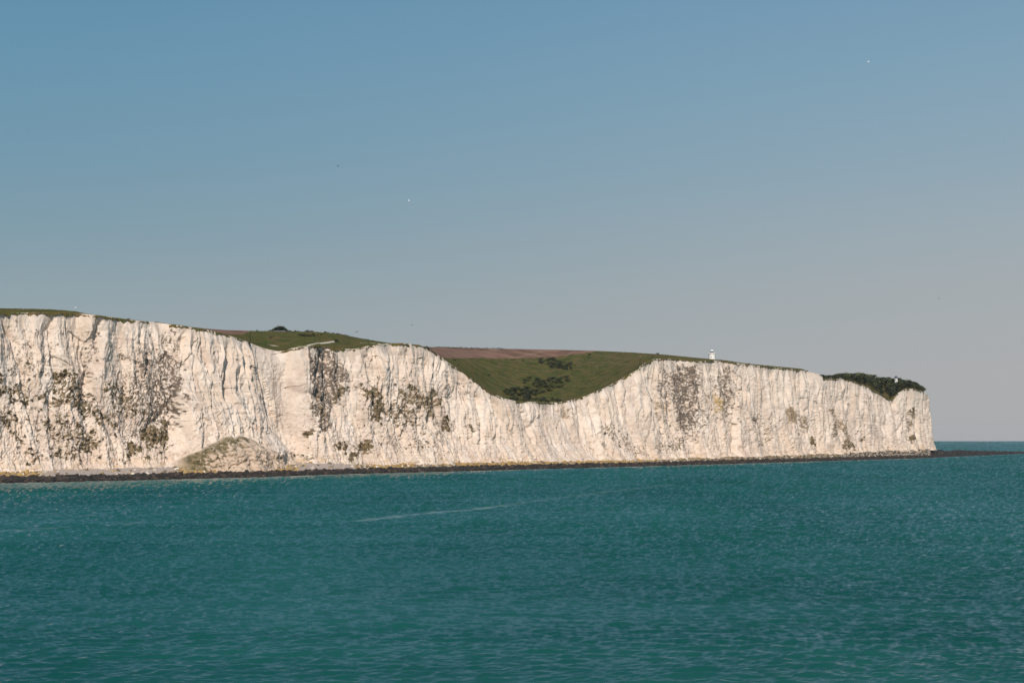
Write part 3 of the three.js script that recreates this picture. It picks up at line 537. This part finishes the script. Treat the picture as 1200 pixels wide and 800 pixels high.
{
  let n = 0, guard = 0; const at = [];
  while (n < 210 && guard++ < 9000) {
    const x = mix(962, 1086, rnd()), q = rnd() ** 0.9 * 1.05 + 0.02, p = landAt(x, q);
    if (x > land[land.length - 1].tx - 1) continue;
    if (at.some((o) => Math.hypot(o[0] - p[0], o[2] - p[2]) < 3.4)) continue; at.push(p);
    const tall = mix(3.5, 8.5, smooth(966, 1000, x)) * mix(1, 0.6, smooth(1062, 1084, x)), near = smooth(0, 0.3, q);
    const h = mix(2.6, tall, near) * (0.8 + 0.4 * rnd());
    plant(protos, ALL, 'headland_tree', wood, p, h, h * (1.15 + 0.3 * rnd())); n++;
  }
}

for (let k = 0, n = 0; n < 46 && k < 4000; k++) {
  const x = mix(1016, 1058, rnd()), q = 0.02 + 0.5 * rnd(), p = landAt(x, q), h = 1.8 + 2 * rnd();
  plant(bushProtos, ALL, 'headland_bush', { label: 'low green bush where the headland wood meets the cliff edge', category: 'bush', group: 'bushes at the edge of the headland wood' }, p, h, h * 1.6); n++;
}

// ---------------------------------------------------------------- lighthouse and the small tower
const white = new THREE.MeshStandardMaterial({ color: new THREE.Color().setRGB(0.80, 0.79, 0.76), roughness: 0.6 }), darkMat = new THREE.MeshStandardMaterial({ color: new THREE.Color().setRGB(0.03, 0.035, 0.045), roughness: 0.4 }), glassMat = new THREE.MeshPhysicalMaterial({ color: new THREE.Color().setRGB(0.10, 0.12, 0.13), roughness: 0.08 }), slate = new THREE.MeshStandardMaterial({ color: new THREE.Color().setRGB(0.06, 0.075, 0.10), roughness: 0.6 });
function part(parent, name, geo, mat) { const m = new THREE.Mesh(geo, mat); m.name = name; m.castShadow = m.receiveShadow = true; parent.add(m); return m; }
const boxAt = (w, h, d, x, y, z) => { const g = new THREE.BoxGeometry(w, h, d); g.translate(x, y, z); return g; };
{
  const q = 1.05, p = landAt(834.5, q), D = -p[2], px = F / D, topY = EYE + (HZ - 409.3) * D / F, H = topY - (p[1] - 0.4);
  const L = new THREE.Group(); L.position.set(p[0], p[1] - 0.4, p[2]); L.rotation.y = -0.35;
  const R = 3.9, hp = H - 5.6;                         // octagon tower, lantern on top
  const oct = (r0, r1, h, y, seg = 8) => { const g = new THREE.CylinderGeometry(r1, r0, h, seg); g.rotateY(Math.PI / 8); g.translate(0, y + h / 2, 0); return g; };
  const tower = part(L, 'tower', oct(R * 1.06, R * 0.98, hp, 0), white);
  part(tower, 'cornice', oct(R * 1.12, R * 1.16, 0.45, hp), white);
  for (let k = 0; k < 16; k++) { const g = boxAt(1.0, 0.9, 0.4, 0, hp + 0.9, R * 1.0); g.rotateY(k * Math.PI / 8); part(L, 'battlement', g, white); }
  for (let k = 0; k < 4; k++) for (const y of [3, 7]) if (y < hp - 1) { const g = boxAt(0.8, 1.5, 0.12, 0, y, R * 0.98); g.rotateY(k * Math.PI / 2); part(L, 'window', g, glassMat); }
  part(L, 'lantern_base', oct(2.1, 2.1, 1.0, hp + 0.45, 16), white);
  const lan = part(L, 'lantern', oct(1.95, 1.95, 2.1, hp + 1.45, 16), glassMat);
  for (let k = 0; k < 8; k++) { const g = boxAt(0.09, 2.1, 0.09, 0, hp + 2.5, 1.98); g.rotateY(k * Math.PI / 4); part(lan, 'glazing_bar', g, white); }
  const pts = []; for (let k = 0; k <= 10; k++) { const a = k / 10 * Math.PI / 2; pts.push(new THREE.Vector2(2.2 * Math.cos(a) + 0.001, 1.75 * Math.sin(a))); }
  const dg = new THREE.LatheGeometry(pts, 20); dg.translate(0, hp + 3.55, 0); const dome = part(L, 'dome', dg, white);
  part(dome, 'vane', (() => { const g = new THREE.CylinderGeometry(0.06, 0.1, 1.6, 6); g.translate(0, hp + 5.9, 0); return g; })(), darkMat);
  put(L, 'lighthouse', { label: 'white lighthouse with domed lantern on the cliff top skyline', category: 'lighthouse' });
}
{
  const x = 1050.5, p = landAt(x, 0.72), D = -p[2], topY = EYE + (HZ - 440.3) * D / F, H = topY - p[1] + 0.3, hb = H - 3.4;
  const T = new THREE.Group(); T.position.set(p[0], p[1] - 0.3, p[2]); T.rotation.y = 0.4;
  const g = new THREE.CylinderGeometry(2.1, 2.9, hb, 8); g.translate(0, hb / 2, 0); part(T, 'tower', g, white);
  const st = new THREE.CylinderGeometry(2.7, 2.7, 0.3, 12); st.translate(0, hb + 0.15, 0); part(T, 'balcony', st, slate);
  const pts = [[2.3, 0], [2.25, 0.8], [1.9, 1.7], [1.1, 2.6], [0.25, 3.0], [0.001, 3.1]].map(([a, b]) => new THREE.Vector2(a, b)); const cg = new THREE.LatheGeometry(pts, 14); cg.translate(0, hb + 0.3, 0); part(T, 'cap', cg, slate);
  for (const y of [hb * 0.55, hb * 0.82]) { const w = boxAt(0.7, 1.1, 0.14, 0, y, mix(2.85, 2.12, y / hb) * 0.96); part(T, 'window', w, glassMat); }
  put(T, 'mill_tower', { label: 'small white tower with a dark rounded cap among headland trees', category: 'tower' });
}

// ---------------------------------------------------------------- walkers, gulls, marker buoy
function blend(geoFn, bounds, cell) {                  // surface nets over a distance field
  const [x0, y0, z0, x1, y1, z1] = bounds, nx = Math.ceil((x1 - x0) / cell) + 1, ny = Math.ceil((y1 - y0) / cell) + 1, nz = Math.ceil((z1 - z0) / cell) + 1;
  const f = new Float32Array(nx * ny * nz), id = (i, j, k) => (i * ny + j) * nz + k;
  for (let i = 0; i < nx; i++) for (let j = 0; j < ny; j++) for (let k = 0; k < nz; k++) f[id(i, j, k)] = geoFn(x0 + i * cell, y0 + j * cell, z0 + k * cell);
  const vid = new Int32Array(nx * ny * nz).fill(-1), pos = [], idx = [];
  for (let i = 0; i < nx - 1; i++) for (let j = 0; j < ny - 1; j++) for (let k = 0; k < nz - 1; k++) {
    let n = 0, sx = 0, sy = 0, sz = 0;
    for (const [a, b] of EDGES) { const pa = f[id(i + a[0], j + a[1], k + a[2])], pb = f[id(i + b[0], j + b[1], k + b[2])]; if ((pa < 0) !== (pb < 0)) { const t = pa / (pa - pb); sx += mix(a[0], b[0], t); sy += mix(a[1], b[1], t); sz += mix(a[2], b[2], t); n++; } }
    if (n) { vid[id(i, j, k)] = pos.length / 3; pos.push(x0 + (i + sx / n) * cell, y0 + (j + sy / n) * cell, z0 + (k + sz / n) * cell); }
  }
  const quad = (a, b, c, d, flip) => { if (Math.min(a, b, c, d) < 0) return; flip ? idx.push(a, c, b, a, d, c) : idx.push(a, b, c, a, c, d); };
  for (let i = 1; i < nx - 1; i++) for (let j = 1; j < ny - 1; j++) for (let k = 1; k < nz - 1; k++) {
    const s = f[id(i, j, k)] < 0;
    if (s !== f[id(i + 1, j, k)] < 0) quad(vid[id(i, j - 1, k - 1)], vid[id(i, j, k - 1)], vid[id(i, j, k)], vid[id(i, j - 1, k)], !s);
    if (s !== f[id(i, j + 1, k)] < 0) quad(vid[id(i - 1, j, k - 1)], vid[id(i - 1, j, k)], vid[id(i, j, k)], vid[id(i, j, k - 1)], !s);
    if (s !== f[id(i, j, k + 1)] < 0) quad(vid[id(i - 1, j - 1, k)], vid[id(i, j - 1, k)], vid[id(i, j, k)], vid[id(i - 1, j, k)], !s);
  }
  const g = new THREE.BufferGeometry(); g.setAttribute('position', new THREE.Float32BufferAttribute(pos, 3)); g.setIndex(idx); g.computeVertexNormals(); return g;
}
const CN = [[0, 0, 0], [1, 0, 0], [0, 1, 0], [1, 1, 0], [0, 0, 1], [1, 0, 1], [0, 1, 1], [1, 1, 1]], EDGES = [];
for (let a = 0; a < 8; a++) for (let b = a + 1; b < 8; b++) if (CN[a].reduce((s, v, k) => s + Math.abs(v - CN[b][k]), 0) === 1) EDGES.push([CN[a], CN[b]]);
function bones(list, k = 0.03) {
  return (x, y, z) => { let d = 9; for (const [ax, ay, az, ra, bx, by, bz, rb] of list) { const dx = bx - ax, dy = by - ay, dz = bz - az, t = clamp(((x - ax) * dx + (y - ay) * dy + (z - az) * dz) / (dx * dx + dy * dy + dz * dz + 1e-9)); const e = Math.hypot(x - ax - dx * t, y - ay - dy * t, z - az - dz * t) - mix(ra, rb, t), h = Math.max(k - Math.abs(d - e), 0) / k; d = Math.min(d, e) - h * h * k * 0.25; } return d; };
}
const walker = [[0, 0.95, 0, 0.15, 0, 1.2, 0, 0.13], [0, 1.2, 0, 0.13, 0, 1.38, 0, 0.15], [-0.16, 1.42, 0, 0.07, 0.16, 1.42, 0, 0.07], [0, 1.42, 0, 0.06, 0, 1.56, 0.01, 0.055], [0, 1.62, 0.01, 0.095, 0, 1.69, 0.01, 0.09], [0, 1.62, 0.1, 0.02, 0, 1.65, 0.09, 0.015],
  [-0.09, 0.92, 0, 0.095, -0.1, 0.5, 0.12, 0.065], [-0.1, 0.5, 0.12, 0.065, -0.1, 0.08, 0.16, 0.045], [-0.1, 0.05, 0.14, 0.045, -0.1, 0.04, 0.32, 0.035], [0.09, 0.92, 0, 0.095, 0.1, 0.5, -0.04, 0.065], [0.1, 0.5, -0.04, 0.065, 0.1, 0.09, -0.24, 0.045], [0.1, 0.06, -0.26, 0.045, 0.1, 0.04, -0.1, 0.035],
  [-0.2, 1.4, 0, 0.06, -0.25, 1.1, -0.06, 0.045], [-0.25, 1.1, -0.06, 0.045, -0.25, 0.87, 0.04, 0.035], [-0.25, 0.87, 0.04, 0.035, -0.24, 0.76, 0.07, 0.03], [0.2, 1.4, 0, 0.06, 0.25, 1.1, 0.03, 0.045], [0.25, 1.1, 0.03, 0.045, 0.25, 0.88, 0.14, 0.035], [0.25, 0.88, 0.14, 0.035, 0.24, 0.78, 0.19, 0.03]];
const bodyGeo = blend(bones(walker), [-0.4, -0.02, -0.42, 0.4, 1.86, 0.46], 0.025);
const paintBody = (coat, legs, hair) => { const g = bodyGeo.clone(), p = g.attributes.position, c = []; for (let k = 0; k < p.count; k++) { const x = p.getX(k), y = p.getY(k), z = p.getZ(k); c.push(...(y > 1.52 ? (z < 0.03 || y > 1.7 ? hair : [0.5, 0.34, 0.26]) : y > 0.86 || (y < 1.5 && Math.abs(x) > 0.19 && y > 0.86) ? coat : Math.abs(x) > 0.2 && y > 0.68 ? [0.5, 0.34, 0.26] : y < 0.1 ? [0.03, 0.03, 0.03] : legs)); } g.setAttribute('color', new THREE.Float32BufferAttribute(c, 3)); return g; };
for (const [x, y, coat, legs, hair, label, turn] of [[748.4, 419, [0.02, 0.02, 0.025], [0.025, 0.025, 0.03], [0.03, 0.02, 0.015], 'person in dark clothes walking the path above the valley', 1.2], [750.4, 418.8, [0.75, 0.72, 0.66], [0.45, 0.4, 0.33], [0.2, 0.13, 0.07], 'person in pale clothes walking the path above the valley', 1.3]]) {
  const p = landPoint(x, y), m = new THREE.Mesh(paintBody(coat, legs, hair), vmat(0.9)); m.position.set(p[0], p[1] + 0.25, p[2]); m.rotation.y = turn; put(m, 'person', { label, category: 'person', group: 'walkers above the valley' });
}
function gullGeo() {
  const s = bones([[0, 0, -0.16, 0.06, 0, 0.01, 0.08, 0.075], [0, 0.01, 0.08, 0.075, 0, 0.03, 0.2, 0.045], [0, 0.03, 0.2, 0.045, 0, 0.035, 0.25, 0.04], [0, 0.03, 0.27, 0.016, 0, 0.02, 0.32, 0.008], [0, 0, -0.16, 0.05, 0, 0, -0.3, 0.02], [-0.07, 0, -0.3, 0.015, 0.07, 0, -0.3, 0.015]], 0.04);
  const wings = bones([[0, 0.03, 0.06, 0.05, 0.3, 0.13, 0.1, 0.06], [0.3, 0.13, 0.1, 0.06, 0.66, 0.08, -0.08, 0.012], [0, 0.03, -0.02, 0.04, 0.3, 0.13, 0.0, 0.05]], 0.05);
  return blend((x, y, z) => Math.min(s(x, y, z), wings(Math.abs(x), y, z)), [-0.75, -0.16, -0.4, 0.75, 0.28, 0.42], 0.02);
}
const gg = gullGeo();
const gullMat = [[0.82, 0.82, 0.8], [0.05, 0.05, 0.055]].map((c) => new THREE.MeshStandardMaterial({ color: new THREE.Color().setRGB(...c), roughness: 0.8 }));
for (const [x, y, d, m, label, turn] of [[396, 194.5, 430, 1, 'dark bird gliding high in the sky above the cliffs', 0.7], [479, 235.3, 400, 0, 'white gull high in the sky over the chalk shoulder', 1.9], [1018, 72.5, 380, 0, 'white gull highest of all over the headland', 1.4], [418, 389, 420, 1, 'dark bird just above the grass skyline', 0.4], [482.5, 381, 600, 1, 'faint dark bird over the rounded cliff shoulder', 2.2], [88, 360.5, 500, 0, 'white gull skimming the grassy cliff top', 1.2], [1101, 350, 620, 1, 'small dark bird beyond the end of the headland', 2.0]]) {
  const o = new THREE.Mesh(gg, gullMat[m]); o.position.set((x - 600) / F * d, EYE + (HZ - y) * d / F, -d); o.rotation.set(0.1, turn, 0.45); put(o, 'gull', { label, category: 'bird', group: 'birds in the air' });
}
{
  const d = EYE * F / (538.6 - HZ), B = new THREE.Group(); B.position.set((1125 - 600) / F * d, 0, -d);
  const hull = [[0.001, -0.5], [0.5, -0.45], [0.75, -0.1], [0.75, 0.25], [0.6, 0.42], [0.12, 0.5], [0.001, 0.5]].map(([a, b]) => new THREE.Vector2(a, b)); part(B, 'float', new THREE.LatheGeometry(hull, 16), darkMat);
  const g = new THREE.CylinderGeometry(0.06, 0.08, 1.1, 8); g.translate(0, 1.0, 0); const mast = part(B, 'mast', g, darkMat); const t = new THREE.CylinderGeometry(0.22, 0.22, 0.3, 10); t.translate(0, 1.55, 0); part(mast, 'topmark', t, darkMat);
  put(B, 'marker_buoy', { label: 'small dark marker buoy afloat off the reef point', category: 'buoy' });
}

// ---------------------------------------------------------------- the sea
const waves = [];
for (let k = 0; k < 52; k++) { const L = 0.65 * (7 / 0.65) ** (k / 51) * (0.9 + 0.2 * rnd()), th = 1.66 + (rnd() + rnd() - 1) * 1.25, kk = 2 * Math.PI / L; waves.push([kk * Math.cos(th), kk * Math.sin(th), rnd() * 6.28, (L < 4 ? 0.06 : 0.06 * (4 / L) ** 0.8) / kk]); }
const foam = [[[424, 610], [440, 607.5], [470, 604.5], [500, 601.5], [545, 597.5], [590, 592.5]], [[590, 592.5], [640, 585], [700, 577.5], [760, 571], [790, 568]], [[0, 622], [25, 621.3]], [[45, 619.5], [78, 617.2]], [[146, 614.2], [164, 611.8]]].map((l, i) => ({ l: l.map(([x, y]) => { const d = EYE * F / (y - HZ); return [(x - 600) / F * d, -d]; }), a: [0.34, 0.10, 0.25, 0.14, 0.16][i], w: [2.4, 3, 2.2, 2.4, 2.2][i] }));
const shoreDist = (x, z) => { const px = 600 + F * x / -z; return z < 0 && px > -900 && px < 1250 ? dWater(clamp(px, -220, 1250)) + z : 1e4; };
const WIDE = 33, FINE = 1150, ang = []; for (let k = 0; k <= FINE; k++) ang.push(mix(-WIDE, WIDE, k / FINE)); for (let a = WIDE + 3; a < 360 - WIDE; a += 6) ang.push(a); ang.push(360 - WIDE);
const radii = [0.001, 40, 75]; for (let y = 960; y > HZ + 5.6; y -= y > 810 ? 3 : y > 545 ? 0.95 : y > 530 ? 0.5 : 0.3) radii.push(EYE * F / (y - HZ)); radii.push(9000, 12000, 15200);
const seaGeo = grid(ang.length, radii.length, (i, j) => {
  const a = ang[i] * Math.PI / 180, r = radii[j] / Math.cos(Math.min(WIDE, Math.abs(ang[i])) * Math.PI / 180), x = Math.sin(a) * r, z = -Math.cos(a) * r;
  let h = 0, sx = 0, sz = 0; const fineZone = Math.abs(ang[i]) < WIDE && j > 2 && r < 14000; if (!fineZone) sz = -0.2;
  if (fineZone) {
    const patchy = fbm2(x / 160, z / 420 + 3, 3), lee = smooth(10, 160, shoreDist(x, z)), amp = clamp(0.98 + 0.45 * patchy + 0.3 * n2(x / 300, z / 42) * smooth(250, 450, r), 0.45, 1.5) * mix(0.7, 1, lee);
    for (const [kx, kz, ph, A] of waves) { const q = kx * x + kz * z + ph, s = Math.sin(q), c = Math.cos(q); h += A * s; sx += A * kx * c; sz += A * kz * c; }
    h *= amp; sx *= amp; sz *= amp;
    h = h * smooth(2500, 700, r);
    sz = mix(sz, -mix(0.10, 0.15, smooth(450, 800, r)) - 0.8 * Math.abs(sz), 0.35 + 0.65 * smooth(90, 330, r));   // far normals leaned to the camera to mirror sky, as crests hide back faces
  }
  const n = Math.hypot(sx, sz, 1);
  let c = mix3([0.004, 0.064, 0.052], [0.010, 0.088, 0.074], clamp(0.5 + fbm2(x / 120, z / 500)));
  const sd = shoreDist(x, z);
  c = mix3(c, n2(x / 340 + 8, z / 38) > 0 ? [0.02, 0.10, 0.102] : [0.002, 0.05, 0.047], 0.4 * Math.abs(n2(x / 340 + 8, z / 38)));  // slick bands: paler and darker reflection put into the water colour
  c = mix3(c, [0.055, 0.14, 0.135], 0.6 * smooth(120, 0, sd + 40 * n2(x / 70, z / 160)) * smooth(700, 150, 600 + F * x / -z) + 0.25 * smooth(110, 0, sd));
  c = mix3(c, [0.22, 0.24, 0.22], 0.75 * smooth(16, 2, Math.abs(sd) + 6 * n2(x / 12, z / 30)));
  for (const f of foam) { const d = distG(f.l, x, z); if (d < 12) c = mix3(c, [0.36, 0.44, 0.43], f.a * smooth(f.w * 1.6, f.w * 0.4, d + 1.5 * n2(x / 9, z / 9)) * clamp(0.75 + 0.6 * n2(x / 4, z / 6))); }
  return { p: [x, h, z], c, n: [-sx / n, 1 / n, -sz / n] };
});
seaGeo.setIndex(quads(ang.length, radii.length));
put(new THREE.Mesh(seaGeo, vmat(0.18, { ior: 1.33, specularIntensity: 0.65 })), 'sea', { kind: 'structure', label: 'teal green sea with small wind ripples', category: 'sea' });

scene.fog = new THREE.FogExp2(new THREE.Color().setRGB(0.86, 0.93, 1), 1.8e-5);
scene.traverse((o) => { if (o.isMesh) { o.castShadow = true; o.receiveShadow = true; } });
renderer.render(scene, camera);
